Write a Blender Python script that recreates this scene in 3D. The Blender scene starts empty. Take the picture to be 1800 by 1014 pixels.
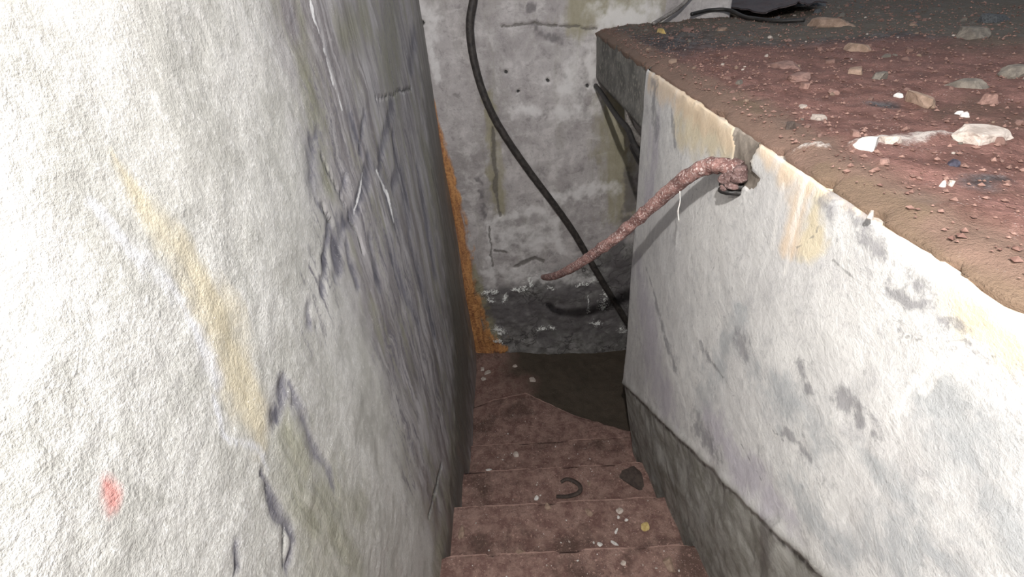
import bpy, bmesh, math, random
import numpy as np
from mathutils import Vector, Matrix

SC = bpy.context.scene
COL = SC.collection

# ------------------------------------------------------------------ camera
def setup_camera():
    cd = bpy.data.cameras.new('camera')
    cam = bpy.data.objects.new('camera', cd)
    COL.objects.link(cam)
    f, pit, yaw, rol = 831.12, 0.5962, -0.0245, -0.0967
    cp, sp, cy, sy = math.cos(pit), math.sin(pit), math.cos(yaw), math.sin(yaw)
    F = Vector((sy * cp, cy * cp, -sp)); R = Vector((cy, -sy, 0)); U = R.cross(F)
    R2 = math.cos(rol) * R + math.sin(rol) * U
    U2 = -math.sin(rol) * R + math.cos(rol) * U
    m = Matrix((R2, U2, -F)).transposed().to_4x4()
    m.translation = Vector((0.4084, -0.0687, 1.9212))
    cam.matrix_world = m
    cd.sensor_fit = 'HORIZONTAL'; cd.sensor_width = 36.0
    cd.lens = f / 1800.0 * 36.0
    cd.clip_start = 0.02; cd.clip_end = 100
    SC.camera = cam
setup_camera()

# ------------------------------------------------------------------ light
world = bpy.data.worlds.new('world'); SC.world = world
world.use_nodes = True
wb = world.node_tree.nodes['Background']
wb.inputs[0].default_value = (0.80, 0.88, 1.0, 1)
wb.inputs[1].default_value = 0.46

def lamp(name, kind, loc, energy, color=(1, 1, 1), size=0.03, target=None):
    ld = bpy.data.lights.new(name, kind); ld.energy = energy; ld.color = color
    if kind == 'AREA':
        ld.shape = 'DISK'; ld.size = size
    else:
        ld.shadow_soft_size = size
    o = bpy.data.objects.new(name, ld); COL.objects.link(o); o.location = loc
    if target is not None:
        o.rotation_euler = (Vector(target) - Vector(loc)).to_track_quat('-Z', 'Y').to_euler()
    return o
lamp('torch', 'POINT', (0.35, -0.25, 2.55), 195, (1.0, 0.97, 0.94), 0.02)

SC.view_settings.view_transform = 'Standard'
SC.view_settings.look = 'None'
SC.view_settings.gamma = 1.0
SC.view_settings.use_curve_mapping = False
SC.view_settings.exposure = 0.05

# ------------------------------------------------------------------ noise
def _hash(ix, iy, iz, seed):
    h = (ix.astype(np.int64) * 374761393 + iy.astype(np.int64) * 668265263 + iz.astype(np.int64) * 2147483647 + seed * 1274126177) & 0xFFFFFFFF
    h = ((h ^ (h >> 13)) * 1274126177) & 0xFFFFFFFF
    h = (h ^ (h >> 16)) & 0xFFFFFFFF
    return h.astype(np.float64) / 4294967295.0

def vnoise(x, y, seed=0):
    ix, iy = np.floor(x), np.floor(y)
    fx, fy = x - ix, y - iy
    fx = fx * fx * (3 - 2 * fx); fy = fy * fy * (3 - 2 * fy)
    z = np.zeros_like(ix)
    a = _hash(ix, iy, z, seed); b = _hash(ix + 1, iy, z, seed)
    c = _hash(ix, iy + 1, z, seed); d = _hash(ix + 1, iy + 1, z, seed)
    return (a * (1 - fx) + b * fx) * (1 - fy) + (c * (1 - fx) + d * fx) * fy

def fbm(x, y, seed=0, octv=4, gain=0.5):
    s = np.zeros_like(x, dtype=float); a = 1.0; t = 0.0
    for k in range(octv):
        s += a * vnoise(x * 2 ** k + 17.3 * k, y * 2 ** k - 9.1 * k, seed + k * 13); t += a; a *= gain
    return s / t            # 0..1

def sstep(a, b, v):
    t = np.clip((v - a) / (b - a), 0, 1)
    return t * t * (3 - 2 * t)

def stroke_mask(u, v, strokes, warp=0.0, seed=5, soft=2.0, streak=None):
    """value 1 on the stroke's spine falling to .5 at its drawn width and 0 at soft x width"""
    u0, v0 = u, v
    if warp:
        u, v = u + (fbm(u0 * 60, v0 * 45, seed + 7, 2) - .5) * warp, v + (fbm(u0 * 60, v0 * 45, seed + 17, 2) - .5) * warp
        u = u + (fbm(u * 14, v * 14, seed, 3) - 0.5) * warp * 2
        v = v + (fbm(u * 14, v * 14, seed + 71, 3) - 0.5) * warp * 2
    m = np.zeros_like(u)
    wv = .45 + 1.1 * fbm(u0 * 26, v0 * 15, seed + 3, 4)
    for s in strokes:
        for (x0, y0, w0), (x1, y1, w1) in zip(s[:-1], s[1:]):
            r = max(w0, w1) * soft * 1.6 + 0.01
            sel = (u > min(x0, x1) - r) & (u < max(x0, x1) + r) & (v > min(y0, y1) - r) & (v < max(y0, y1) + r)
            if not sel.any():
                continue
            uu, vv = u[sel], v[sel]
            dx, dy = x1 - x0, y1 - y0; L2 = dx * dx + dy * dy + 1e-12
            t = np.clip(((uu - x0) * dx + (vv - y0) * dy) / L2, 0, 1)
            d = np.hypot(uu - x0 - t * dx, vv - y0 - t * dy)
            w = (w0 + (w1 - w0) * t) * wv[sel]
            m[sel] = np.maximum(m[sel], np.clip(1 - d / (w * soft), 0, 1))
    if streak:
        m = m ** .8 * (streak[2] + (1 - streak[2]) * 1.7 * fbm(u0 * streak[0], v0 * streak[1], seed + 33, 4, .6))
    return np.clip(m, 0, 1)

LEFT_MARKS = {
 'dark': [[(0.961,1.652,0.0153),(0.912,1.622,0.0240),(0.872,1.597,0.0216)],
  [(0.864,1.577,0.0054),(0.877,1.533,0.0057)],
  [(1.211,1.636,0.0231),(1.222,1.608,0.0291)],
  [(1.274,1.484,0.0210),(1.186,1.463,0.0225),(1.094,1.445,0.0182),(0.946,1.442,0.0111)],
  [(1.318,1.455,0.0127),(1.354,1.359,0.0277),(1.381,1.233,0.0304)],
  [(1.663,1.342,0.0266),(1.620,1.247,0.0449),(1.556,1.136,0.0317)],
  [(0.891,1.485,0.0101),(0.805,1.450,0.0112),(0.742,1.399,0.0108)],
  [(0.932,1.444,0.0219),(0.883,1.420,0.0232),(0.837,1.390,0.0143)],
  [(0.946,1.399,0.0115),(0.929,1.295,0.0097)],
  [(1.243,1.267,0.0200),(1.295,1.057,0.0273),(1.382,0.811,0.0234)],
  [(1.529,1.116,0.0269),(1.573,0.806,0.0319),(1.577,0.601,0.0232)],
  [(0.672,1.416,0.0081),(0.640,1.391,0.0095)],
  [(0.667,1.379,0.0033),(0.663,1.336,0.0034)],
  [(0.526,1.390,0.0054),(0.491,1.373,0.0156),(0.461,1.362,0.0150)],
  [(0.525,1.367,0.0069),(0.510,1.310,0.0114),(0.506,1.258,0.0120),(0.509,1.183,0.0081),(0.503,1.100,0.0052)],
  [(0.368,1.336,0.0033),(0.358,1.270,0.0058),(0.356,1.225,0.0086),(0.349,1.178,0.0089),(0.311,1.167,0.0061)],
  [(0.276,1.316,0.0038),(0.253,1.296,0.0037)],
  [(2.514,1.689,0.0324),(2.223,1.584,0.0343)],
  [(1.732,1.551,0.0210),(1.453,1.474,0.0212),(1.341,1.439,0.0131)],
  [(1.346,1.606,0.0089),(1.229,1.545,0.0111)],
  [(1.944,1.217,0.0225),(1.882,0.970,0.0418),(1.829,0.758,0.0315)],
  [(1.639,1.475,0.0163),(1.593,1.346,0.0294),(1.463,1.334,0.0192)],
  [(1.105,1.329,0.0142),(1.084,1.191,0.0182)],
  [(1.081,1.535,0.0072),(0.990,1.498,0.0067)]],
 'damp': [[(1.113,1.664,0.0906),(1.212,1.487,0.1417),(1.317,1.215,0.1676),(1.388,0.883,0.1636),(1.442,0.400,0.1391)],
  [(2.085,1.733,0.1674),(1.785,1.497,0.1793)],
  [(0.849,1.453,0.0671),(0.689,1.373,0.0414)],
  [(1.073,0.936,0.1394),(0.910,0.636,0.1081)]],
 'crack': [[(2.164,1.516,0.0051),(1.760,1.574,0.0034),(1.496,1.609,0.0024)],
  [(0.350,1.211,0.0025),(0.301,1.167,0.0024)],
  [(0.877,1.533,0.0038),(0.897,1.477,0.0041)],
  [(0.957,1.629,0.0029),(1.004,1.492,0.0034),(1.038,1.331,0.0040)],
  [(1.197,0.167,0.0110),(0.901,0.301,0.0085)]],
 'olive': [[(1.072,1.869,0.0256),(1.026,1.767,0.0415),(0.985,1.660,0.0353),(0.944,1.545,0.0164)],
  [(0.453,1.319,0.0310),(0.439,1.263,0.0483),(0.437,1.202,0.0371)],
  [(2.102,1.849,0.0945),(1.801,1.653,0.1093)],
  [(2.208,1.261,0.0450),(2.246,0.785,0.0697),(2.305,0.291,0.1298),(1.840,-0.107,0.1191),(1.263,-0.057,0.0750),(0.836,0.040,0.0645)],
  [(0.400,1.209,0.0402),(0.443,0.978,0.1065)],
  [(1.595,1.830,0.0454),(1.319,1.812,0.0355)]],
 'yellow': [[(0.421,1.793,0.0045),(0.425,1.731,0.0114),(0.443,1.658,0.0183),(0.450,1.559,0.0252),(0.426,1.465,0.0292),(0.406,1.378,0.0246)]],
 'white': [[(0.367,1.764,0.0058),(0.378,1.720,0.0091),(0.396,1.651,0.0113),(0.399,1.576,0.0111),(0.391,1.499,0.0084)],
  [(0.375,1.495,0.0027),(0.347,1.437,0.0037),(0.387,1.365,0.0044),(0.383,1.320,0.0046)]],
 'white_line': [[(1.149,1.896,0.0035),(1.147,1.858,0.0049),(1.156,1.826,0.0038)],
  [(1.157,1.805,0.0032),(1.153,1.725,0.0047)],
  [(1.163,1.712,0.0028),(1.169,1.664,0.0029)],
  [(1.321,1.443,0.0058),(1.374,1.345,0.0075),(1.375,1.245,0.0056)],
  [(1.191,1.486,0.0033),(1.129,1.454,0.0032),(1.056,1.432,0.0030)],
  [(0.995,1.503,0.0016),(1.038,1.331,0.0022)]],
 'red': [[(0.210,1.551,0.0034),(0.205,1.537,0.0074),(0.201,1.525,0.0058)],
  [(0.308,1.599,0.0020),(0.307,1.594,0.0020)]],
 'corner': [[(2.796,1.816,0.1006),(2.627,1.289,0.1578),(2.464,0.598,0.2360),(2.253,-0.030,0.2784),(1.598,-0.301,0.1617),(1.019,-0.149,0.0787)]],
}
BACK_MARKS = {
 'rust': [[(-0.016,1.359,0.0063),(-0.007,1.199,0.0132),(0.004,0.975,0.0212),(0.017,0.711,0.0304),(0.025,0.374,0.0374),(0.024,-0.057,0.0463),(0.028,-0.440,0.0710),(0.060,-0.550,0.1039)],
  [(0.047,-0.543,0.0622),(0.224,-0.592,0.0314)]],
 'olive': [[(0.303,1.331,0.0190),(0.307,1.054,0.0275),(0.310,0.838,0.0329),(0.318,0.569,0.0315)],
  [(0.072,0.185,0.0305),(0.100,-0.197,0.0479),(0.160,-0.454,0.0406)],
  [(1.018,1.254,0.0771),(1.064,0.951,0.0913),(1.104,0.487,0.0799)],
  [(0.836,1.696,0.0837),(1.106,1.687,0.1115)],
  [(0.003,0.790,0.0297),(-0.002,0.507,0.0321)]],
 'white': [[(0.261,0.533,0.0199),(0.519,0.583,0.0313),(0.666,0.486,0.0361),(0.719,0.262,0.0298)],
  [(0.237,0.518,0.0240),(0.192,0.173,0.0306),(0.209,0.026,0.0363)],
  [(0.789,1.454,0.0605),(0.772,1.337,0.0753)],
  [(0.883,1.503,0.0297),(0.918,1.324,0.0314)],
  [(0.653,1.174,0.0330),(0.904,1.200,0.0392)],
  [(0.471,1.222,0.0261),(0.587,1.196,0.0263)],
  [(0.041,1.762,0.0386),(0.025,1.575,0.0352),(0.032,1.430,0.0184)],
  [(0.957,1.673,0.0617),(1.169,1.643,0.0679)],
  [(0.371,0.385,0.0992),(0.546,0.368,0.1078)],
  [(0.349,0.110,0.0709),(0.921,-0.006,0.0318)],
  [(0.615,0.655,0.0384),(1.058,0.693,0.0378)]],
 'dark': [[(0.237,-0.211,0.1631),(0.580,-0.246,0.1929),(1.080,-0.380,0.1982)],
  [(0.586,-0.099,0.0512),(0.754,-0.090,0.0603),(0.922,-0.071,0.0553)],  # handrail bar's cast shadow, painted on the wall
  [(0.550,-0.437,0.0605),(0.556,-0.508,0.0717)],
  [(1.075,0.272,0.0676),(1.170,-0.021,0.1091),(1.141,-0.276,0.0967)],  # right-hand part of the painted handrail shadow
  [(0.199,-0.075,0.0465),(0.260,-0.144,0.0425)],
  [(0.206,0.810,0.0185),(0.216,0.571,0.0158)],
  [(1.161,0.797,0.0367),(1.166,0.396,0.0491)],
  [(0.569,1.739,0.0165),(0.599,1.736,0.0166)],
  [(0.593,1.637,0.0228),(0.713,1.573,0.0233)]],
 'flake': [[(0.127,-0.037,0.0138),(0.220,-0.036,0.0184)],
  [(0.171,-0.103,0.0234),(0.185,-0.126,0.0188)],
  [(0.266,-0.123,0.0235),(0.288,-0.074,0.0139)],
  [(0.338,-0.028,0.0138),(0.422,-0.021,0.0275)],
  [(0.468,0.059,0.0135),(0.481,-0.002,0.0182)],
  [(0.609,-0.035,0.0092),(0.638,-0.053,0.0092)],
  [(0.818,-0.051,0.0092),(0.954,-0.009,0.0227)],
  [(1.025,-0.138,0.0281),(1.011,-0.263,0.0289)],
  [(0.194,-0.389,0.0300),(0.235,-0.416,0.0302)],
  [(0.524,-0.418,0.0251),(0.560,-0.421,0.0201)],
  [(0.600,-0.420,0.0201),(0.626,-0.434,0.0151)],
  [(0.927,-0.397,0.0199),(0.980,-0.414,0.0200)],
  [(1.165,-0.485,0.0355),(1.193,-0.516,0.0255)],
  [(0.894,-0.145,0.0047),(0.895,-0.294,0.0097)],
  [(0.166,-0.490,0.0154),(0.208,-0.518,0.0206)]],
 'hole': [[(0.420,1.436,0.0079),(0.423,1.435,0.0079)],
  [(0.650,1.374,0.0093),(0.656,1.368,0.0093)],
  [(0.879,1.324,0.0094),(0.882,1.321,0.0094)],
  [(0.482,1.328,0.0082),(0.486,1.328,0.0082)],
  [(0.001,1.713,0.0084),(0.004,1.710,0.0084)]],
 'crack': [[(0.413,1.663,0.0057),(0.595,1.661,0.0057),(0.715,1.643,0.0057),(0.928,1.609,0.0057)],
  [(0.316,1.138,0.0101),(0.299,0.763,0.0112),(0.309,0.562,0.0079)],
  [(0.246,0.308,0.0084),(0.322,0.277,0.0085)],
  [(0.373,0.156,0.0131),(0.518,0.212,0.0129),(0.577,0.183,0.0130)],
  [(0.225,0.486,0.0060),(0.216,0.171,0.0066)]],
}
RIGHT_MARKS = {
 'dark': [[(0.777,1.141,0.0203),(0.737,1.155,0.0192)],
  [(0.607,1.585,0.0129),(0.544,1.572,0.0157),(0.491,1.554,0.0109)],
  [(0.458,1.514,0.0090),(0.414,1.523,0.0114),(0.378,1.543,0.0059)],
  [(0.420,1.484,0.0043),(0.407,1.480,0.0043)],
  [(0.645,1.569,0.0093),(0.581,1.549,0.0064)],
  [(0.435,1.561,0.0097),(0.393,1.554,0.0060)],
  [(0.880,0.721,0.0266),(0.734,0.767,0.0227)],
  [(1.524,0.888,0.0088),(1.076,0.733,0.0172)],
  [(0.452,1.313,0.0136),(0.395,1.312,0.0144),(0.363,1.312,0.0058)],
  [(1.615,1.553,0.0306),(1.539,1.423,0.0240)],
  [(1.414,1.510,0.0089),(1.355,1.423,0.0089)],
  [(0.568,1.265,0.0085),(0.522,1.252,0.0107)],
  [(0.960,0.984,0.0109),(0.871,0.979,0.0125)],
  [(0.363,1.533,0.0043),(0.317,1.537,0.0019)],
  [(0.535,1.110,0.0094),(0.464,1.135,0.0083)]],
 'bluegrey': [[(0.382,1.261,0.0128),(0.320,1.266,0.0209),(0.254,1.265,0.0218),(0.209,1.253,0.0203)],
  [(0.446,1.017,0.0332),(0.329,1.074,0.0361)],
  [(0.327,1.435,0.0309),(0.237,1.445,0.0310)],
  [(0.670,1.134,0.0362),(0.494,1.194,0.0409)],
  [(0.262,1.410,0.0416),(0.182,1.373,0.0366)],
  [(0.275,1.181,0.0389),(0.193,1.287,0.0359)],
  [(0.788,1.202,0.0275),(0.863,0.853,0.0431)]],
 'purple': [[(1.641,0.815,0.0489),(1.426,0.705,0.1075),(1.301,0.572,0.1138),(1.142,0.549,0.0794)],
  [(0.806,0.822,0.0469),(0.635,0.857,0.0430),(0.460,0.954,0.0325)],
  [(1.559,1.378,0.0500),(1.560,1.142,0.0401)]],
 'orange': [[(1.653,1.564,0.0313),(1.281,1.566,0.0253),(0.978,1.562,0.0222)],
  [(0.881,1.592,0.0144),(0.791,1.576,0.0230),(0.684,1.578,0.0221)],
  [(0.672,1.588,0.0119),(0.564,1.585,0.0070),(0.450,1.590,0.0056),(0.368,1.587,0.0054),(0.293,1.584,0.0056)],
  [(0.710,1.557,0.0209),(0.682,1.458,0.0193)]],
 'yellow': [[(0.383,1.569,0.0129),(0.328,1.568,0.0214),(0.281,1.568,0.0258)],
  [(0.647,1.573,0.0140),(0.637,1.483,0.0202)],
  [(0.305,1.600,0.0113),(0.292,1.588,0.0111)],
  [(0.945,1.554,0.0357),(1.311,1.520,0.0537)]],
 'chip': [[(0.945,1.593,0.0173),(0.929,1.556,0.0262),(0.925,1.522,0.0215)],
  [(0.923,1.491,0.0293),(0.873,1.506,0.0221),(0.858,1.519,0.0066)],
  [(0.916,1.462,0.0130),(0.902,1.452,0.0055)]],
 'crack': [[(0.401,1.479,0.0013),(0.326,1.525,0.0010),(0.270,1.547,0.0008)],
  [(0.871,0.979,0.0038),(0.730,0.997,0.0032)],
  [(0.620,1.535,0.0012),(0.662,1.457,0.0013)],
  [(0.588,1.072,0.0026),(0.501,1.085,0.0023)],
  [(0.574,1.491,0.0017),(0.491,1.496,0.0015)],
  [(0.660,0.913,0.0032),(0.545,0.922,0.0028)]],
 'streak': [[(0.696,1.584,0.0050),(0.687,1.490,0.0081),(0.675,1.400,0.0087)],
  [(0.752,1.540,0.0042),(0.742,1.424,0.0062)],
  [(0.348,1.473,0.0076),(0.364,1.348,0.0056)],
  [(0.328,1.528,0.0054),(0.339,1.422,0.0040)]],
}
LEDGE_MARKS = {
 'white': [[(0.933,0.783,0.0086),(0.979,0.764,0.0084)],
  [(1.035,0.771,0.0135),(1.113,0.779,0.0205),(1.189,0.784,0.0171),(1.237,0.780,0.0085)]],
 'tan': [[(0.928,0.708,0.0124),(0.924,0.620,0.0188),(0.914,0.501,0.0196),(0.912,0.383,0.0221),(0.921,0.314,0.0216)],
  [(0.977,1.031,0.0142),(0.973,1.112,0.0207)],
  [(0.939,0.617,0.0187),(0.941,0.496,0.0194)]],
 'dark': [[(2.233,2.298,0.3834),(2.358,1.912,0.2991)],  # far end of the floor, dimness painted in
  [(0.987,0.922,0.0207),(0.999,0.910,0.0204)],
  [(1.105,2.331,0.0927),(1.165,2.766,0.0833)],
  [(1.227,1.019,0.0185),(1.243,0.987,0.0178)],
  [(0.976,0.545,0.0165),(0.977,0.525,0.0113)],
  [(1.079,0.563,0.0194),(1.129,0.574,0.0123)]],
}

# ------------------------------------------------------------------ mesh helpers
def link_mesh(name, verts, faces, mat, parent=None, smooth=True, attrs=None):
    me = bpy.data.meshes.new(name)
    me.from_pydata([tuple(v) for v in verts] if not isinstance(verts, np.ndarray) else verts.tolist(), [], faces)
    if smooth:
        me.polygons.foreach_set('use_smooth', [True] * len(me.polygons))
    if attrs:
        for k, a in attrs.items():
            at = me.attributes.new(k, 'FLOAT', 'POINT')
            at.data.foreach_set('value', np.asarray(a, dtype=np.float32))
    me.update()
    o = bpy.data.objects.new(name, me); COL.objects.link(o)
    if mat: me.materials.append(mat)
    if parent: o.parent = parent
    return o

def grid_faces(nu, nv, flip=False):
    i = np.arange(nu - 1)[:, None] * nv + np.arange(nv - 1)[None, :]
    q = np.stack([i, i + nv, i + nv + 1, i + 1], -1).reshape(-1, 4)
    if flip: q = q[:, ::-1]
    return q.tolist()

def structure(o):
    o['kind'] = 'structure'; return o

def tag(o, label, cat, group=None, kind=None):
    o['label'] = label; o['category'] = cat
    if group: o['group'] = group
    if kind: o['kind'] = kind
    return o

def empty(name, loc=(0, 0, 0)):
    o = bpy.data.objects.new(name, None); COL.objects.link(o); o.location = loc
    o.empty_display_size = 0.05
    return o

def catmull(pts, n):
    P = [np.array(p, float) for p in pts]
    P = [2 * P[0] - P[1]] + P + [2 * P[-1] - P[-2]]
    out = []
    for i in range(1, len(P) - 2):
        for k in range(n):
            t = k / n
            a, b, c, d = P[i - 1], P[i], P[i + 1], P[i + 2]
            out.append(0.5 * (2 * b + (c - a) * t + (2 * a - 5 * b + 4 * c - d) * t * t + (3 * b - a - 3 * c + d) * t ** 3))
    out.append(P[-2]); return np.array(out)

def tube(pts, rad, seg=14, n=8, rough=0.0, seed=1, roughscale=30.0):
    """pts rows (x,y,z) ; rad scalar or per point list -> verts, faces (capped)"""
    r = np.full(len(pts), rad) if np.isscalar(rad) else np.array(rad, float)
    C = catmull(np.c_[np.array(pts, float), r], n)
    P, Rr = C[:, :3], C[:, 3]
    T = np.gradient(P, axis=0); T /= np.linalg.norm(T, axis=1)[:, None] + 1e-12
    nrm = np.cross(T[0], (0.3, 0.2, 0.93)); nrm /= np.linalg.norm(nrm)
    V = []
    L = np.r_[0, np.cumsum(np.linalg.norm(np.diff(P, axis=0), axis=1))]
    for i in range(len(P)):
        nrm = nrm - T[i] * (nrm @ T[i]); nrm /= np.linalg.norm(nrm)
        b = np.cross(T[i], nrm)
        a = np.arange(seg) * 2 * math.pi / seg
        rr = np.full(seg, Rr[i])
        if rough:
            q = fbm(np.full(seg, L[i] * roughscale), np.cos(a) * 1.5 + 7, seed, 3) + fbm(np.full(seg, L[i] * roughscale * 1.3), np.sin(a) * 1.5 + 3, seed + 9, 3) - 1
            rr = rr * (1 + rough * q)
        V.append(P[i] + np.outer(np.cos(a) * rr, nrm) + np.outer(np.sin(a) * rr, b))
    V = np.concatenate(V)
    F = []
    for i in range(len(P) - 1):
        for k in range(seg):
            k2 = (k + 1) % seg
            F.append([i * seg + k, i * seg + k2, (i + 1) * seg + k2, (i + 1) * seg + k])
    c0, c1 = len(V), len(V) + 1
    V = np.vstack([V, P[0] - T[0] * Rr[0] * .4, P[-1] + T[-1] * Rr[-1] * .4])
    m = (len(P) - 1) * seg
    for k in range(seg):
        k2 = (k + 1) % seg
        F.append([c0, k2, k]); F.append([c1, m + k, m + k2])
    return V, F

def join(parts):
    V, F, off = [], [], 0
    for v, f in parts:
        V.append(np.asarray(v, float)); F += [[i + off for i in q] for q in f]; off += len(v)
    return np.vstack(V), F

# ------------------------------------------------------------------ materials
class Mat:
    def __init__(s, name):
        s.m = bpy.data.materials.new(name); s.m.use_nodes = True
        s.t = s.m.node_tree; s.n = s.t.nodes
        s.b = s.n['Principled BSDF']
        s.tc = s.n.new('ShaderNodeTexCoord')
        s.co = s.tc.outputs['Object']
    def _in(s, sock, v):
        if isinstance(v, bpy.types.NodeSocket): s.t.links.new(v, sock)
        elif isinstance(v, (tuple, list)) and len(v) == 3 and sock.type == 'RGBA': sock.default_value = (*v, 1)
        else: sock.default_value = v
    def scale(s, sc, src=None):
        n = s.n.new('ShaderNodeVectorMath'); n.operation = 'MULTIPLY'
        s._in(n.inputs[0], src or s.co); n.inputs[1].default_value = sc; return n.outputs[0]
    def warp(s, amount, scale):
        nz = s.n.new('ShaderNodeTexNoise'); nz.inputs['Scale'].default_value = scale; nz.inputs['Detail'].default_value = 3
        s._in(nz.inputs['Vector'], s.co)
        a = s.n.new('ShaderNodeVectorMath'); a.operation = 'SUBTRACT'; s._in(a.inputs[0], nz.outputs['Color']); a.inputs[1].default_value = (.5, .5, .5)
        b = s.n.new('ShaderNodeVectorMath'); b.operation = 'SCALE'; s._in(b.inputs[0], a.outputs[0]); b.inputs['Scale'].default_value = amount
        c = s.n.new('ShaderNodeVectorMath'); c.operation = 'ADD'; s._in(c.inputs[0], s.co); s._in(c.inputs[1], b.outputs[0])
        return c.outputs[0]
    def noise(s, scale, detail=4, rough=0.55, vec=None, dist=0.0):
        n = s.n.new('ShaderNodeTexNoise'); s._in(n.inputs['Vector'], vec or s.co)
        n.inputs['Scale'].default_value = scale; n.inputs['Detail'].default_value = detail
        n.inputs['Roughness'].default_value = rough; n.inputs['Distortion'].default_value = dist
        return n.outputs['Fac']
    def vor(s, scale, feature='F1', vec=None, out='Distance', rnd=1.0):
        n = s.n.new('ShaderNodeTexVoronoi'); n.feature = feature; s._in(n.inputs['Vector'], vec or s.co)
        n.inputs['Scale'].default_value = scale; n.inputs['Randomness'].default_value = rnd
        return n.outputs[out]
    def math(s, op, a, b=0.0, clamp=False):
        n = s.n.new('ShaderNodeMath'); n.operation = op; n.use_clamp = clamp
        s._in(n.inputs[0], a); s._in(n.inputs[1], b); return n.outputs[0]
    def step(s, v, lo, hi, a=0.0, b=1.0):
        n = s.n.new('ShaderNodeMapRange'); n.interpolation_type = 'SMOOTHSTEP'
        s._in(n.inputs['Value'], v); n.inputs['From Min'].default_value = lo; n.inputs['From Max'].default_value = hi
        n.inputs['To Min'].default_value = a; n.inputs['To Max'].default_value = b
        return n.outputs['Result']
    def attr(s, name):
        n = s.n.new('ShaderNodeAttribute'); n.attribute_name = name; return n.outputs['Fac']
    def mix(s, f, a, b, mode='MIX'):
        n = s.n.new('ShaderNodeMix'); n.data_type = 'RGBA'; n.blend_type = mode
        s._in(n.inputs[0], f); s._in(n.inputs[6], a); s._in(n.inputs[7], b); return n.outputs[2]
    def mask(s, name, nz, k=0.5, lo=0.25, hi=0.55, amt=1.0):
        """painted mask of stains and shade, broken up by noise"""
        v = s.math('ADD', s.attr(name), s.math('MULTIPLY', s.math('SUBTRACT', nz, 0.5), k))
        # nothing at all where the mask is empty
        g = s.math('MULTIPLY', s.step(v, lo, hi), s.step(s.attr(name), 0.0, 0.12))
        return s.math('MULTIPLY', g, amt)
    def bump(s, h, strength=0.3, dist=0.01, prev=None):
        n = s.n.new('ShaderNodeBump'); s._in(n.inputs['Strength'], strength); n.inputs['Distance'].default_value = dist
        s._in(n.inputs['Height'], h)
        if prev is not None: s._in(n.inputs['Normal'], prev)
        return n.outputs[0]
    def out(s, color, rough=0.8, normal=None, metal=0.0, spec=0.4):
        s._in(s.b.inputs['Base Color'], color); s._in(s.b.inputs['Roughness'], rough)
        s._in(s.b.inputs['Metallic'], metal); s._in(s.b.inputs['Specular IOR Level'], spec)
        if normal is not None: s._in(s.b.inputs['Normal'], normal)
        return s.m

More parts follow.
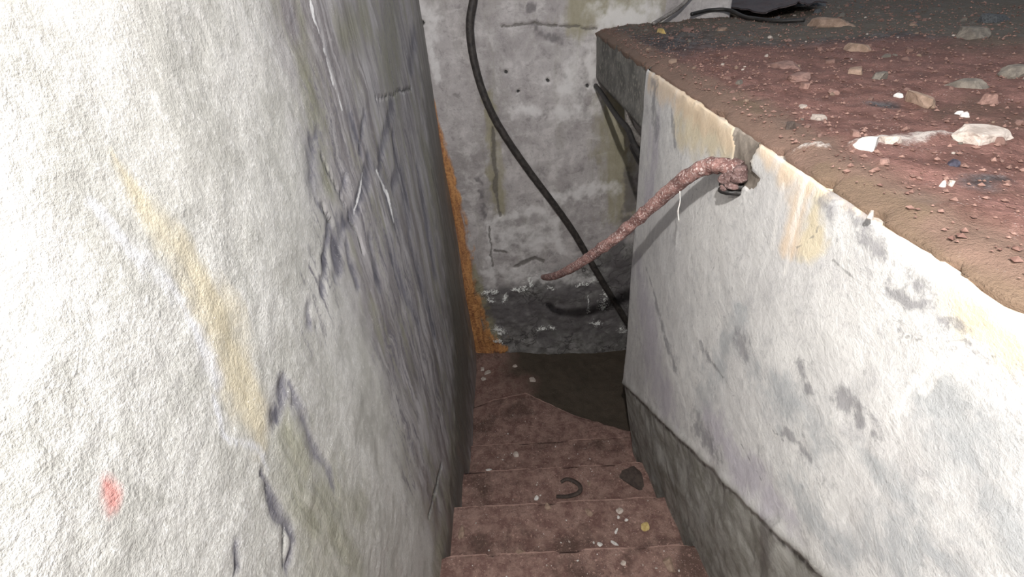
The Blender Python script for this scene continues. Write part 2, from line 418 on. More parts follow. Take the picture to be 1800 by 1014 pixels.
def mat_left_wall():
    m = Mat('left_wall_concrete')
    w = m.warp(0.10, 6)
    big = m.noise(2.2, 5, .6); mid = m.noise(9, 7, .68, w); fine = m.noise(60, 6, .72); grit = m.noise(200, 3, .7)
    vs = m.noise(1.0, 7, .68, m.scale((1, 15, 1.5), w)); vs2 = m.noise(1.0, 6, .65, m.scale((1, 46, 3.4), w))
    brk = m.math('ADD', m.math('MULTIPLY', vs2, .6), m.math('MULTIPLY', fine, .4))
    rough_zone = m.attr('rough_zone'); deep = m.attr('deep')
    c = m.mix(m.step(big, .35, .65), (.52, .51, .475), (.63, .62, .59))
    c = m.mix(m.math('MULTIPLY', m.step(mid, .56, .40), .5), c, (.40, .395, .36))
    c = m.mix(m.math('MULTIPLY', m.step(fine, .50, .70), .55), c, (.80, .79, .77))
    c = m.mix(m.math('MULTIPLY', m.step(grit, .53, .68), m.math('MULTIPLY', m.step(mid, .42, .6), .6)), c, (.88, .88, .86))
    c = m.mix(m.math('MULTIPLY', m.step(grit, .45, .34), m.math('MULTIPLY', rough_zone, .40)), c, (.29, .28, .25))
    c = m.mix(m.math('MULTIPLY', m.step(m.noise(110, 5, .75, w), .55, .66), m.math('MULTIPLY', m.step(m.noise(3.4, 5, .7, w), .46, .62), .5)), c, (.34, .33, .30))
    c = m.mix(m.math('MULTIPLY', m.step(m.noise(22, 7, .75, w), .52, .68), .35), c, (.43, .425, .39))
    # far half of the wall: damp, lilac grey with vertical streaks
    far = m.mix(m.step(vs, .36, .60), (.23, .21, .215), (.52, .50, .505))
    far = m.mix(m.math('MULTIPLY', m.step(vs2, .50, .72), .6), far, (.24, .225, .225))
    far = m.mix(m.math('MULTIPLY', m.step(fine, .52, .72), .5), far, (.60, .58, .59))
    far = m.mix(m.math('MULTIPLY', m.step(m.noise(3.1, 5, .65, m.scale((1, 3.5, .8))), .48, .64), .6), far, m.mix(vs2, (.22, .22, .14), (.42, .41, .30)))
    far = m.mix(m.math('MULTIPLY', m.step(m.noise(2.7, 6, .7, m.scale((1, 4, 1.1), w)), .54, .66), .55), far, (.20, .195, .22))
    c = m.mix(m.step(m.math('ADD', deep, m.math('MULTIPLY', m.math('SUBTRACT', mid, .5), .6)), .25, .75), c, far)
    c = m.mix(m.mask('yellow', mid, 1.4, .0, 1.0, .65), c, m.mix(fine, (.56, .46, .27), (.72, .64, .44)))
    c = m.mix(m.mask('olive', vs, 1.6, .05, 1.0, .75), c, m.mix(m.step(vs2, .3, .7), (.15, .15, .09), (.44, .43, .33)))
    c = m.mix(m.mask('corner', vs, .7, .1, .7, .85), c, m.mix(vs2, (.075, .07, .065), (.22, .21, .18)))
    c = m.mix(m.mask('white', brk, 2.0, .1, 1.2, .75), c, (.78, .79, .84))
    dz = m.math('MULTIPLY', m.step(m.attr('damp'), .05, .6), m.step(brk, .49, .60))
    c = m.mix(m.math('MULTIPLY', dz, .82), c, m.mix(vs, (.11, .10, .125), (.27, .255, .285)))
    c = m.mix(m.mask('dark', vs, 1.6, -.25, .9, .55), c, m.mix(vs2, (.20, .19, .215), (.40, .385, .41)))
    c = m.mix(m.mask('dark', brk, 2.6, .15, 1.05, .9), c, m.mix(m.step(vs, .35, .65), (.07, .07, .095), (.22, .215, .25)))
    c = m.mix(m.mask('crack', fine, 1.2, .35, .8, .75), c, (.14, .14, .135))
    c = m.mix(m.mask('red', mid, 1.2, .1, 1.0, .7), c, (.68, .13, .10))
    wl = m.mask('white_line', fine, 1.2, .3, .6, 1)  # thin near-white lines, smoother than the wall around them
    c = m.mix(wl, c, (.95, .95, .95))
    sp = m.step(m.vor(110), .16, .08); spg = m.step(m.noise(11, 3), .52, .62)
    c = m.mix(m.math('MULTIPLY', m.math('MULTIPLY', sp, spg), .75), c, (.92, .92, .91))
    h = m.math('ADD', m.math('MULTIPLY', fine, 1.0), m.math('MULTIPLY', grit, .4))
    h = m.math('ADD', h, m.math('MULTIPLY', mid, .2))
    st = m.math('ADD', m.math('MULTIPLY', rough_zone, .25), .15)
    nb = m.bump(h, st, 0.010)
    r = m.step(vs, .3, .7, .34, .7)
    r = m.math('MULTIPLY', r, m.math('SUBTRACT', 1.0, m.math('MULTIPLY', wl, .6)))
    return m.out(c, r, nb, 0, .5)

def mat_back_wall():
    m = Mat('back_wall_concrete')
    w = m.warp(0.08, 7)
    big = m.noise(2.4, 5, .6); mid = m.noise(10, 7, .7, w); fine = m.noise(70, 5, .72)
    vs = m.noise(1.0, 6, .68, m.scale((15, 1, 1.8), w)); vs2 = m.noise(1, 5, .65, m.scale((40, 1, 4), w))
    hs = m.noise(1.0, 6, .7, m.scale((5, 1, 22), w))
    c = m.mix(m.step(big, .36, .64), (.31, .285, .28), (.42, .39, .385))
    c = m.mix(m.math('MULTIPLY', m.step(mid, .45, .66), .75), c, (.56, .53, .52))
    c = m.mix(m.math('MULTIPLY', m.step(vs, .50, .72), .5), c, (.28, .265, .23))
    c = m.mix(m.math('MULTIPLY', m.step(hs, .55, .70), .4), c, (.62, .59, .58))
    c = m.mix(m.math('MULTIPLY', m.step(mid, .46, .32), .7), c, (.20, .185, .18))
    c = m.mix(m.math('MULTIPLY', m.step(m.noise(28, 7, .78, w), .54, .66), .5), c, (.22, .205, .20))
    c = m.mix(m.math('MULTIPLY', m.step(fine, .44, .30), .4), c, (.18, .17, .16))
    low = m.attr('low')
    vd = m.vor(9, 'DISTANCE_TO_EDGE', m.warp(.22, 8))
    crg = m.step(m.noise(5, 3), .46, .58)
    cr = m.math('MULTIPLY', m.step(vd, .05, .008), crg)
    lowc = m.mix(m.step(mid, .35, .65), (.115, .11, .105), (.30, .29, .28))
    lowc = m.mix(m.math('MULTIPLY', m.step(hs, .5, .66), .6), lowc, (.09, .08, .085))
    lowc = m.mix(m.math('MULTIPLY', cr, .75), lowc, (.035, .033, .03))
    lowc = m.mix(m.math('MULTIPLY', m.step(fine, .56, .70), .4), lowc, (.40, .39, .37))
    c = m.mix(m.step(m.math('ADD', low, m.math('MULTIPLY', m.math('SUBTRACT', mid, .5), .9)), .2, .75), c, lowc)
    c = m.mix(m.mask('olive', vs, 1.0, .1, .8, .75), c, m.mix(vs2, (.19, .17, .09), (.36, .33, .22)))
    c = m.mix(m.mask('white', mid, 1.3, .15, .95, .75), c, (.68, .66, .65))
    c = m.mix(m.mask('dark', mid, 1.4, .2, .8, .7), c, (.095, .085, .09))  # dark stains, and the handrail's shadow put into the colour
    c = m.mix(m.mask('crack', fine, .9, .3, .7, .75), c, (.10, .09, .08))
    c = m.mix(m.mask('rust', vs2, 1.0, .15, .6, .95), c, m.mix(m.step(m.math('ADD', m.math('MULTIPLY', vs2, .5), m.math('MULTIPLY', fine, .5)), .40, .60), (.25, .10, .04), (.57, .28, .10)))
    c = m.mix(m.mask('flake', m.noise(110, 4, .7), 3.0, .6, .8, 1), c, (.86, .87, .84))
    c = m.mix(m.mask('hole', fine, .4, .45, .65, .95), c, (.03, .03, .03))
    h = m.math('ADD', m.math('MULTIPLY', fine, .8), m.math('MULTIPLY', mid, 1.2))
    h = m.math('SUBTRACT', h, m.math('MULTIPLY', m.math('MULTIPLY', cr, low), 1.2))
    return m.out(c, m.step(mid, .3, .7, .55, .85), m.bump(h, .4, .012), 0, .35)

def mat_right_wall():
    m = Mat('right_wall_plaster')
    w = m.warp(0.09, 7)
    big = m.noise(2.3, 5, .6); mid = m.noise(11, 8, .74, w); fine = m.noise(75, 5, .72); blot = m.noise(4.5, 9, .78, w)
    vs = m.noise(1, 7, .68, m.scale((1, 18, 2.2), w)); vs2 = m.noise(1, 6, .65, m.scale((1, 50, 4), w))
    c = m.mix(m.step(big, .35, .65), (.52, .51, .505), (.60, .59, .575))
    c = m.mix(m.math('MULTIPLY', m.step(blot, .50, .64), .5), c, (.42, .415, .42))
    c = m.mix(m.math('MULTIPLY', m.step(mid, .53, .66), .6), c, (.37, .365, .375))
    c = m.mix(m.math('MULTIPLY', m.step(m.noise(24, 8, .8, w), .52, .62), .45), c, (.38, .375, .38))
    c = m.mix(m.math('MULTIPLY', m.step(m.noise(38, 6, .75, w), .57, .66), m.math('MULTIPLY', m.step(big, .40, .6), .7)), c, (.27, .265, .27))
    c = m.mix(m.math('MULTIPLY', m.step(fine, .44, .30), .4), c, (.30, .295, .29))
    c = m.mix(m.math('MULTIPLY', m.step(vs2, .50, .68), .35), c, (.70, .69, .675))
    c = m.mix(m.mask('purple', vs, 1.1, .1, .9, .6), c, (.37, .34, .40))
    c = m.mix(m.mask('bluegrey', m.noise(20, 8, .78, w), 2.2, .05, 1.0, .68), c, (.31, .325, .34))
    c = m.mix(m.mask('yellow', mid, .9, .05, .8, .8), c, m.mix(mid, (.50, .41, .25), (.68, .60, .44)))
    c = m.mix(m.mask('orange', vs, 1.0, .1, .8, .8), c, m.mix(mid, (.52, .36, .22), (.74, .62, .48)))
    c = m.mix(m.mask('dark', m.noise(30, 8, .8, w), 2.6, .2, .85, .75), c, (.21, .205, .215))
    c = m.mix(m.mask('streak', vs2, .9, .2, .9, .6), c, (.76, .74, .71))
    c = m.mix(m.mask('crack', fine, 1.2, .4, .8, .6), c, (.17, .165, .16))
    c = m.mix(m.mask('chip', mid, .35, .25, .36, 1), c, m.mix(m.step(mid, .35, .65), (.13, .11, .092), (.26, .225, .19)))
    lower = m.attr('lower')
    lc = m.mix(m.step(mid, .36, .64), (.19, .185, .16), (.38, .375, .35))
    lc = m.mix(m.math('MULTIPLY', m.step(vs, .5, .66), .7), lc, (.12, .11, .105))
    lc = m.mix(m.math('MULTIPLY', m.step(blot, .55, .68), .55), lc, (.40, .395, .40))
    c = m.mix(m.step(m.math('ADD', lower, m.math('MULTIPLY', m.math('SUBTRACT', mid, .5), 1.1)), .2, .8), c, lc)
    c = m.mix(m.attr('ridge_line'), c, m.mix(m.step(vs2, .4, .6), (.07, .065, .06), (.30, .29, .28)))
    h = m.math('ADD', m.math('MULTIPLY', fine, .7), m.math('MULTIPLY', mid, 1.3))
    return m.out(c, m.step(blot, .3, .7, .5, .85), m.bump(h, .35, .011), 0, .4)

def mat_dirt(name, reds, far_dark=False, chips=True):
    m = Mat(name)
    w = m.warp(0.05, 14)
    big = m.noise(3.0, 5, .65); mid = m.noise(16, 6, .7, w); fine = m.noise(90, 5, .75); grit = m.noise(260, 2, .7)
    a, b, d = reds
    ed = m.attr('edge')
    c = m.mix(m.step(mid, .36, .64), a, b)
    c = m.mix(m.math('MULTIPLY', m.step(big, .52, .66), .8), c, d)
    c = m.mix(m.math('MULTIPLY', m.step(fine, .55, .72), .6), c, tuple(min(1, v * 1.9 + .03) for v in b))
    c = m.mix(m.math('MULTIPLY', m.step(fine, .44, .30), .7), c, tuple(v * .4 for v in d))
    if chips:
        for sc, gate, col, thr, am in ((38, 13, tuple(v * 1.55 for v in b), 16e-2, .7), (95, 27, tuple(v * 2.0 for v in b), .17, .8), (170, 21, (.52, .45, .42), .15, .85), (140, 17, tuple(v * .45 for v in d), .2, .6)):
            vd = m.vor(sc, 'F1', w); g = m.step(m.noise(gate, 2), .52, .62)
            c = m.mix(m.math('MULTIPLY', m.math('MULTIPLY', m.step(vd, thr + .08, thr - .06), g), am), c, col)
    if far_dark:
        c = m.mix(m.mask('dark', mid, .5, .1, .8, .85), c, m.mix(m.step(m.noise(30, 7, .75, w), .42, .66), (.022, .022, .024), (.13, .14, .15)))  # dark marks, plus light falloff at the far end put into colour
        c = m.mix(m.mask('damp', mid, .6, .2, .8, .7), c, m.mix(mid, (.10, .082, .06), (.17, .145, .11)))
        c = m.mix(m.mask('rim', mid, .6, .15, .8, .85), c, m.mix(mid, (.13, .085, .063), (.23, .155, .118)))
        c = m.mix(m.mask('tan', mid, .7, .15, .8, .8), c, m.mix(mid, (.11, .075, .05), (.20, .14, .095)))
        c = m.mix(m.mask('white', m.noise(45, 6, .75), 2.2, .35, 1.1, .85), c, (.58, .53, .49))
    else:
        c = m.mix(m.math('MULTIPLY', m.step(m.math('ADD', ed, m.math('MULTIPLY', m.math('SUBTRACT', mid, .5), 1.2)), .5, .9), .7), c, tuple(min(1, v * 1.35) for v in b))
        c = m.mix(m.mask('dark_tone', mid, .5, .2, .7, .9), c, m.mix(mid, (.035, .031, .02), (.075, .062, .045)))  # dark olive-brown tone, used on the landing
    h = m.math('ADD', m.math('MULTIPLY', mid, .6), m.math('ADD', m.math('MULTIPLY', fine, 1.2), m.math('MULTIPLY', grit, .5)))
    return m.out(c, m.step(mid, .3, .7, .6, .95), m.bump(h, .6, .012), 0, .3)

def mat_simple(name, c0, c1, scale=30, rough=.8, bump=.4, dist=.004, metal=0.0, spec=.4, c2=None):
    m = Mat(name)
    a = m.noise(scale, 5, .7); b = m.noise(scale * 5, 4, .7)
    c = m.mix(m.step(a, .38, .62), c0, c1)
    if c2: c = m.mix(m.math('MULTIPLY', m.step(b, .52, .64), .85), c, c2)
    return m.out(c, m.step(a, .3, .7, max(.05, rough - .12), min(1, rough + .1)), m.bump(m.math('ADD', a, b), bump, dist), metal, spec)

M_LEFT, M_BACK, M_RIGHT = mat_left_wall(), mat_back_wall(), mat_right_wall()
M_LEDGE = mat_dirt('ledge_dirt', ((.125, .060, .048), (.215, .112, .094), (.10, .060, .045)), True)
M_STEP = mat_dirt('step_dirt', ((.16, .088, .074), (.29, .188, .157), (.085, .052, .042)))
M_SLAB = mat_simple('slab_concrete', (.10, .098, .09), (.20, .195, .18), 9, .85, .4, .008, c2=(.30, .285, .25))
M_RUST = mat_simple('scaly_rust', (.13, .062, .055), (.30, .165, .145), 34, .75, .9, .005, c2=(.60, .50, .47))
M_RUSTDARK = mat_simple('dark_rust', (.10, .055, .05), (.21, .13, .12), 50, .8, .9, .005, c2=(.36, .28, .27))
M_CABLE = mat_simple('black_cable', (.022, .019, .018), (.055, .047, .042), 45, .55, .5, .002)
M_CORD = mat_simple('dark_cord', (.012, .011, .011), (.03, .027, .025), 45, .55, .4, .002)
M_GREYMETAL = mat_simple('dull_metal', (.14, .125, .115), (.27, .25, .23), 60, .5, .5, .002, .3)
M_STONE_TAN = mat_simple('tan_stone', (.22, .15, .11), (.33, .235, .18), 40, .85, .6, .004)
M_STONE_PINK = mat_simple('pinkish_stone', (.18, .105, .088), (.29, .18, .15), 45, .85, .6, .004)
M_RUBBLE = mat_simple('dark_rubble', (.045, .047, .05), (.13, .14, .15), 25, .7, .6, .005)
M_GRAVEL = mat_simple('gravel_grain', (.13, .07, .056), (.27, .165, .135), 20, .9, .3, .002)
M_STONE_PALE = mat_simple('pale_plaster_stone', (.36, .30, .26), (.55, .48, .43), 35, .85, .6, .004)
M_STONE_GREY = mat_simple('grey_stone', (.12, .105, .09), (.21, .185, .155), 40, .85, .6, .004)
M_WHITE = mat_simple('white_chip', (.50, .47, .44), (.72, .70, .67), 60, .6, .3, .002)
M_DARKSTONE = mat_simple('dark_stone', (.045, .032, .028), (.08, .06, .05), 50, .8, .6, .004)
M_BLUEBLACK = mat_simple('blue_black_lump', (.03, .03, .045), (.08, .08, .11), 60, .45, .4, .002)
M_YELLOW = mat_simple('yellowish_chip', (.42, .30, .10), (.56, .44, .20), 60, .8, .4, .003)
M_SHEET = mat_simple('dark_sheet', (.040, .030, .032), (.075, .058, .060), 18, .7, .4, .006)

# ------------------------------------------------------------------ the setting
W, Y1, Y2, H = 0.909, 1.725, 2.795, 1.5925
RISE, GOING, YN = 0.19, 0.3212, 0.8966

def build_wall_left():
    y = np.arange(-0.8, 2.84, 0.008); z = np.arange(-1.25, 2.75, 0.008)
    Y, Z = np.meshgrid(y, z, indexing='ij')
    rz = sstep(.95, .45, Y + .35 * (fbm(Y * 4, Z * 4, 3) - .5)) * sstep(1.9, 1.6, Z)
    rz = np.maximum(rz, .6 * sstep(.9, .5, np.hypot((Y - .75) / 1.0, (Z - 1.75) / .3) + .3 * (fbm(Y * 9, Z * 9, 31) - .5)))
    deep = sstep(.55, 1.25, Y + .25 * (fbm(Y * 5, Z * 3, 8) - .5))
    ST = {'dark': (40, 7, .25), 'olive': (18, 4, .3), 'corner': (25, 2.5, .4), 'yellow': (30, 6, .5), 'white': (45, 9, .25), 'red': (60, 30, .4), 'white_line': (90, 50, .35)}
    m = {k: stroke_mask(Y, Z, s, w, 5 + i, 2.2, ST.get(k)) for i, (k, s, w) in enumerate((
        ('dark', LEFT_MARKS['dark'], .016), ('damp', LEFT_MARKS['damp'], .06), ('crack', LEFT_MARKS['crack'], .012), ('olive', LEFT_MARKS['olive'], .02),
        ('yellow', LEFT_MARKS['yellow'], .008), ('white', LEFT_MARKS['white'], .006), ('white_line', LEFT_MARKS['white_line'], .004),
        ('red', LEFT_MARKS['red'], .004), ('corner', LEFT_MARKS['corner'], .03)))}
    X = .016 * (fbm(Y * 2.2, Z * 2.2, 1, 3) - .5) + .006 * (fbm(Y * 9, Z * 9, 2, 4) - .5)
    X += rz * (.002 * (fbm(Y * 22, Z * 22, 4, 4) - .5) + .003 * (fbm(Y * 55, Z * 55, 6, 2) - .5))
    X -= .006 * sstep(.3, .7, m['crack']) + .003 * sstep(.3, .8, m['dark'])
    V = np.stack([X, Y, Z], -1).reshape(-1, 3)
    at = {k: v.ravel() for k, v in m.items()}; at['rough_zone'] = rz.ravel(); at['deep'] = deep.ravel()
    o = structure(link_mesh('wall_left', V, grid_faces(len(y), len(z)), M_LEFT, attrs=at))
    return o
build_wall_left()

def build_wall_back():
    x = np.arange(-0.06, 1.64, 0.0075); z = np.arange(-1.25, 2.75, 0.0075)
    X, Z = np.meshgrid(x, z, indexing='ij')
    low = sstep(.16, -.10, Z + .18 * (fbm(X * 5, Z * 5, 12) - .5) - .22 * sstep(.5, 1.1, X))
    ST = {'olive': (25, 4, .3), 'white': (22, 22, .15), 'dark': (18, 22, .2), 'flake': (90, 90, .0), 'rust': (60, 5, .6)}
    m = {k: stroke_mask(X, Z, BACK_MARKS[k], w, 40 + i, 2.0, ST.get(k)) for i, (k, w) in enumerate((
        ('rust', .006), ('olive', .02), ('white', .03), ('dark', .035), ('flake', .012), ('hole', .002), ('crack', .012)))}
    Y = Y2 + .012 * (fbm(X * 3, Z * 3, 15, 3) - .5) + .006 * (fbm(X * 14, Z * 14, 16, 4) - .5)
    Y += low * (.035 * (fbm(X * 9, Z * 9, 18, 4) - .5)) + .022 * sstep(.3, .6, m['hole']) + .008 * sstep(.3, .6, m['crack'])
    Y -= .010 * sstep(.2, .6, m['rust']) + .005 * sstep(.3, .6, m['flake'])
    up = sstep(1.72, 1.82, Z + .12 * (fbm(X * 7, Z * 7, 19) - .5)) * sstep(.75, .95, X)
    Y += up * .05 * (fbm(X * 16, Z * 16, 22, 4) - .6)
    n, k = len(x), len(z)
    V = np.stack([X, Y, Z], -1).reshape(-1, 3)
    F = grid_faces(n, k)
    # thickness: end face on the right
    e = V[(n - 1) * k:].copy(); e[:, 1] += .35; off = len(V)
    V = np.vstack([V, e])
    F += [[(n - 1) * k + j, off + j, off + j + 1, (n - 1) * k + j + 1] for j in range(k - 1)]
    at = {kk: np.r_[v.ravel(), v[-1]] for kk, v in m.items()}; at['low'] = np.r_[low.ravel(), low[-1]]
    return structure(link_mesh('wall_back', V, F, M_BACK, attrs=at))
build_wall_back()

def inside_poly(u, v, poly):
    c = np.zeros(u.shape, bool)
    for (x0, y0), (x1, y1) in zip(poly, poly[1:] + poly[:1]):
        if y0 != y1:
            c ^= ((y0 > v) != (y1 > v)) & (u < (x1 - x0) * (v - y0) / (y1 - y0) + x0)
    return c.astype(float)

CHIP_OUTLINE = [(0.9908, 1.5976), (0.9432, 1.5948), (0.8894, 1.6052), (0.876, 1.5815), (0.894, 1.5377), (0.8824, 1.53), (0.8502, 1.5199), (0.834, 1.5285), (0.8478, 1.5034), (0.8718, 1.4886), (0.9021, 1.4841), (0.9005, 1.4607), (0.916, 1.4622), (0.9619, 1.46), (0.9847, 1.4901), (0.9658, 1.5197), (0.9661, 1.5482), (0.9914, 1.5712)]
TURN_NOSING = [(-0.05, 2.22), (0.1526, 2.2967), (0.3793, 2.3277), (0.6955, 2.0918), (0.974, 1.9549), (1.1, 1.9)]
def ridge_z(y):
    return .135 + (1.566 - y) * .667

def build_wall_right():
    y = np.arange(-0.8, Y1 + .004, 0.0072); y[-1] = Y1
    z = np.arange(-1.1, H + .004, 0.0072); z[-1] = H
    Y, Z = np.meshgrid(y, z, indexing='ij')
    ST = {'dark': (45, 30, .0), 'bluegrey': (20, 16, .2), 'purple': (26, 6, .2), 'orange': (28, 10, .3), 'yellow': (24, 18, .3), 'streak': (60, 6, .3)}
    m = {k: stroke_mask(Y, Z, RIGHT_MARKS[k], w, 60 + i, 2.2, ST.get(k)) for i, (k, w) in enumerate((
        ('dark', .02), ('bluegrey', .03), ('purple', .03), ('orange', .012), ('yellow', .02), ('chip', .010), ('crack', .014), ('streak', .01)))}
    d = ridge_z(Y) - Z + .02 * (fbm(Y * 12, Z * 12, 77, 3) - .5)
    lower = sstep(-.10, .06, d + .04 * (fbm(Y * 10, Z * 6, 79, 4) - .5))
    X = W + .008 * (fbm(Y * 3, Z * 3, 51, 3) - .5) + .004 * (fbm(Y * 16, Z * 16, 52, 4) - .5)
    X += np.where(d > 0, np.minimum(.008 + d * .14, .11), 0) - .005 * np.exp(-((d + .012) / .022) ** 2) * (.3 + 1.2 * fbm(Y * 15, Z * 15, 65, 3))
    X += lower * .02 * (fbm(Y * 8, Z * 5, 55, 3) - .5)
    pu = Y + .010 * (fbm(Y * 40, Z * 40, 56, 3) - .5); pv = Z + .010 * (fbm(Y * 40, Z * 40, 57, 3) - .5)
    chip = inside_poly(pu, pv, CHIP_OUTLINE); m['chip'] = chip
    X += chip * (.006 + .010 * (fbm(Y * 40, Z * 40, 59) - .5))
    topd = H - Z
    X += np.clip(1 - topd / .026, 0, 1) ** 2 * (.006 + .016 * sstep(.40, .75, fbm(Y * 18, Y * 0, 61, 3)))
    Z = Z - np.where(topd < 1e-6, .014 + .006 * fbm(Y * 20, Y * 0, 62, 3), 0)
    rl = np.exp(-((d - .022) / .012) ** 2) * sstep(.35, .6, fbm(Y * 9, Z * 9, 63) + .12)
    n, k = len(y), len(z)
    V = np.stack([X, Y, Z], -1).reshape(-1, 3)
    F = grid_faces(n, k, flip=True)
    off = len(V)
    e = V[(n - 1) * k:].copy(); e[:, 0] = 2.4
    V = np.vstack([V, e])
    F += [[(n - 1) * k + j, (n - 1) * k + j + 1, off + j + 1, off + j] for j in range(k - 1)]
    offc = len(V)
    cap = V[np.arange(n) * k + k - 1].copy(); cap[:, 0] = W + .14; V = np.vstack([V, cap])
    F += [[i * k + k - 1, (i + 1) * k + k - 1, offc + i + 1, offc + i] for i in range(n - 1)]
    at = {kk: np.r_[v.ravel(), v[-1] * 0, v[:, -1]] for kk, v in m.items()}
    at['lower'] = np.r_[lower.ravel(), lower[-1], np.zeros(n)]; at['ridge_line'] = np.r_[rl.ravel(), rl[-1] * 0, np.zeros(n)]
    return structure(link_mesh('wall_right', V, F, M_RIGHT, attrs=at))
build_wall_right()

def ledge_height(X, Y):
    return .030 * (fbm(X * 4, Y * 4, 81, 3) - .45) * sstep(0.0, .25, X - W) + .016 * (fbm(X * 22, Y * 22, 82, 4) - .5) * sstep(-.01, .10, X - W) + .012 * sstep(.0, .06, X - W)

def build_floor():
    # dirt-covered upper floor beside the stair; its edge is ragged and spills over the plaster
    u = np.r_[np.linspace(0, 1.3, 170), np.linspace(1.32, 3.6, 90)]
    y = np.r_[np.arange(-0.8, 3.2, 0.011), np.linspace(3.22, 6.5, 90)]
    U, Yg = np.meshgrid(u, y, indexing='ij')
    edge = W + .002 + .011 * fbm(Yg * 14, Yg * 0, 91, 5, .7) + .012 * sstep(.62, .72, fbm(Yg * 26, Yg * 0 + 4, 92, 2))
    X = edge + U
    Z = H + .002 + ledge_height(X, Yg) - .007 * np.exp(-U / .02)
    crackm = stroke_mask(X, Yg, LEDGE_MARKS['white'], .012, 95, 2.0)
    Z += .008 * sstep(.3, .8, crackm)
    far = sstep(1.7, 2.5, Yg + .5 * (X - .9) + .8 * (fbm(X * 2, Yg * 2, 97) - .5))  # light falling off towards the far end, painted as dark colour
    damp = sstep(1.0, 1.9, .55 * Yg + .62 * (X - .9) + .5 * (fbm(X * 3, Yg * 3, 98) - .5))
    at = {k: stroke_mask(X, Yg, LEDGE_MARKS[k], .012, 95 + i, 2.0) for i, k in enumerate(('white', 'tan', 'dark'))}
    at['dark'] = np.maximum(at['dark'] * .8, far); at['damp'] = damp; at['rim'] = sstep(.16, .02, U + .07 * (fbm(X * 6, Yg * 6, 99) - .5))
    V = np.stack([X, Yg, Z], -1).reshape(-1, 3)
    n, k = len(u), len(y)
    F = grid_faces(n, k)
    off = len(V)
    e = V[:k].copy(); e[:, 2] = H - .035; e[:, 0] += .016
    V = np.vstack([V, e])
    F += [[j, j + 1, off + j + 1, off + j] for j in range(k - 1)]
    at = {kk: np.r_[v.ravel(), v[0]] for kk, v in at.items()}
    return structure(link_mesh('floor', V, F, M_LEDGE, attrs=at))
build_floor()

def box(x0, x1, y0, y1, z0, z1):
    v = [(x, y, z) for x in (x0, x1) for y in (y0, y1) for z in (z0, z1)]
    f = [[0, 1, 3, 2], [4, 6, 7, 5], [0, 4, 5, 1], [2, 3, 7, 6], [0, 2, 6, 4], [1, 5, 7, 3]]
    return np.array(v, float), f

def build_ceiling():
    # slab of the upper floor bridging the passage where the stair turns; its edge shows past the wall
    y = np.arange(1.70, 2.84, .012); z = np.linspace(1.335, H - .002, 24)
    Y, Z = np.meshgrid(y, z, indexing='ij')
    X = W + .018 + .010 * (fbm(Y * 9, Z * 9, 111, 4) - .5) + .02 * sstep(.03, 0, Z - 1.335)
    V = np.stack([X, Y, Z], -1).reshape(-1, 3); F = grid_faces(len(y), len(z), flip=True)
    x = np.linspace(0, 1.5, 40); k = len(z)
    Xb, Yb = np.meshgrid(x, y, indexing='ij')
    Zb = 1.335 + .01 * (fbm(Xb * 6, Yb * 6, 113) - .5) * sstep(0, .1, Xb)
    Vb = np.stack([Xb + X[:, 0][None, :], Yb, Zb], -1).reshape(-1, 3); Fb = grid_faces(len(x), len(y), flip=True)
    V, F = join([(V, F), (Vb, Fb)])
    return structure(link_mesh('ceiling', V, F, M_SLAB))
build_ceiling()

v, f = box(2.38, 2.5, 1.70, 2.84, -1.2, 1.34)
structure(link_mesh('wall_passage', v, f, M_SLAB, smooth=False))
v, f = box(-.06, 4.7, 6.4, 6.6, 1.2, 2.75)
structure(link_mesh('wall_far', v, f, M_SLAB, smooth=False))
v, f = box(4.45, 4.65, -.8, 6.4, 1.2, 2.75)
structure(link_mesh('wall_side', v, f, M_SLAB, smooth=False))

# ------------------------------------------------------------------ stairs
def step_mesh(poly_fn, u, v, top, bottom, seed, dark_fn=None, front=None):
    """grid (u across, v along) mapped by poly_fn; top surface with dirt relief, nose face down to bottom"""
    U, Vv = np.meshgrid(u, v, indexing='ij')
    X, Y = poly_fn(U, Vv)
    Z = top + .010 * (fbm(X * 7, Y * 7, seed, 3) - .5) + .008 * (fbm(X * 30, Y * 30, seed + 3, 3) - .5)
    nose = (v[-1] - Vv)
    Z -= .007 * np.exp(-nose / (.016 * (v[-1] - v[0]) / .32)) * (.4 + fbm(X * 16, Y * 0, seed + 5, 3))
    Y = Y + np.where(nose < 1e-6, -.016 * sstep(.55, .75, fbm(X * 11, X * 0 + seed, seed + 6, 3)), 0)
    n, k = len(u), len(v)
    P = np.stack([X, Y, Z], -1)
    V = P.reshape(-1, 3); F = grid_faces(n, k)
    loops = [[i * k + (k - 1) for i in range(n)][::-1], [(n - 1) * k + j for j in range(k)], [i * k for i in range(n)], [j for j in range(k)][::-1]]
    for L in loops:
        off = len(V); e = V[L].copy(); e[:, 2] = bottom
        V = np.vstack([V, e])
        F += [[L[j], L[j + 1], off + j + 1, off + j] for j in range(len(L) - 1)]
    dark_tone = np.zeros(len(V))
    if dark_fn is not None:
        dark_tone[:n * k] = dark_fn(X, Y).ravel(); dark_tone[n * k:] = dark_tone[:n * k].max() * .6
    edge = np.zeros(len(V)); edge[:n * k] = np.exp(-nose / (.035 * (v[-1] - v[0]))).ravel()
    return V, F, dark_tone, edge

def tread_z(k, x, y):
    top, seed = (-.620, 301) if k == 4 else (-k * RISE, 200 + 10 * k)
    X, Yk = np.array([float(x)]), np.array([float(y)])
    return float((top + .010 * (fbm(X * 7, Yk * 7, seed, 3) - .5) + .008 * (fbm(X * 30, Yk * 30, seed + 3, 3) - .5))[0])

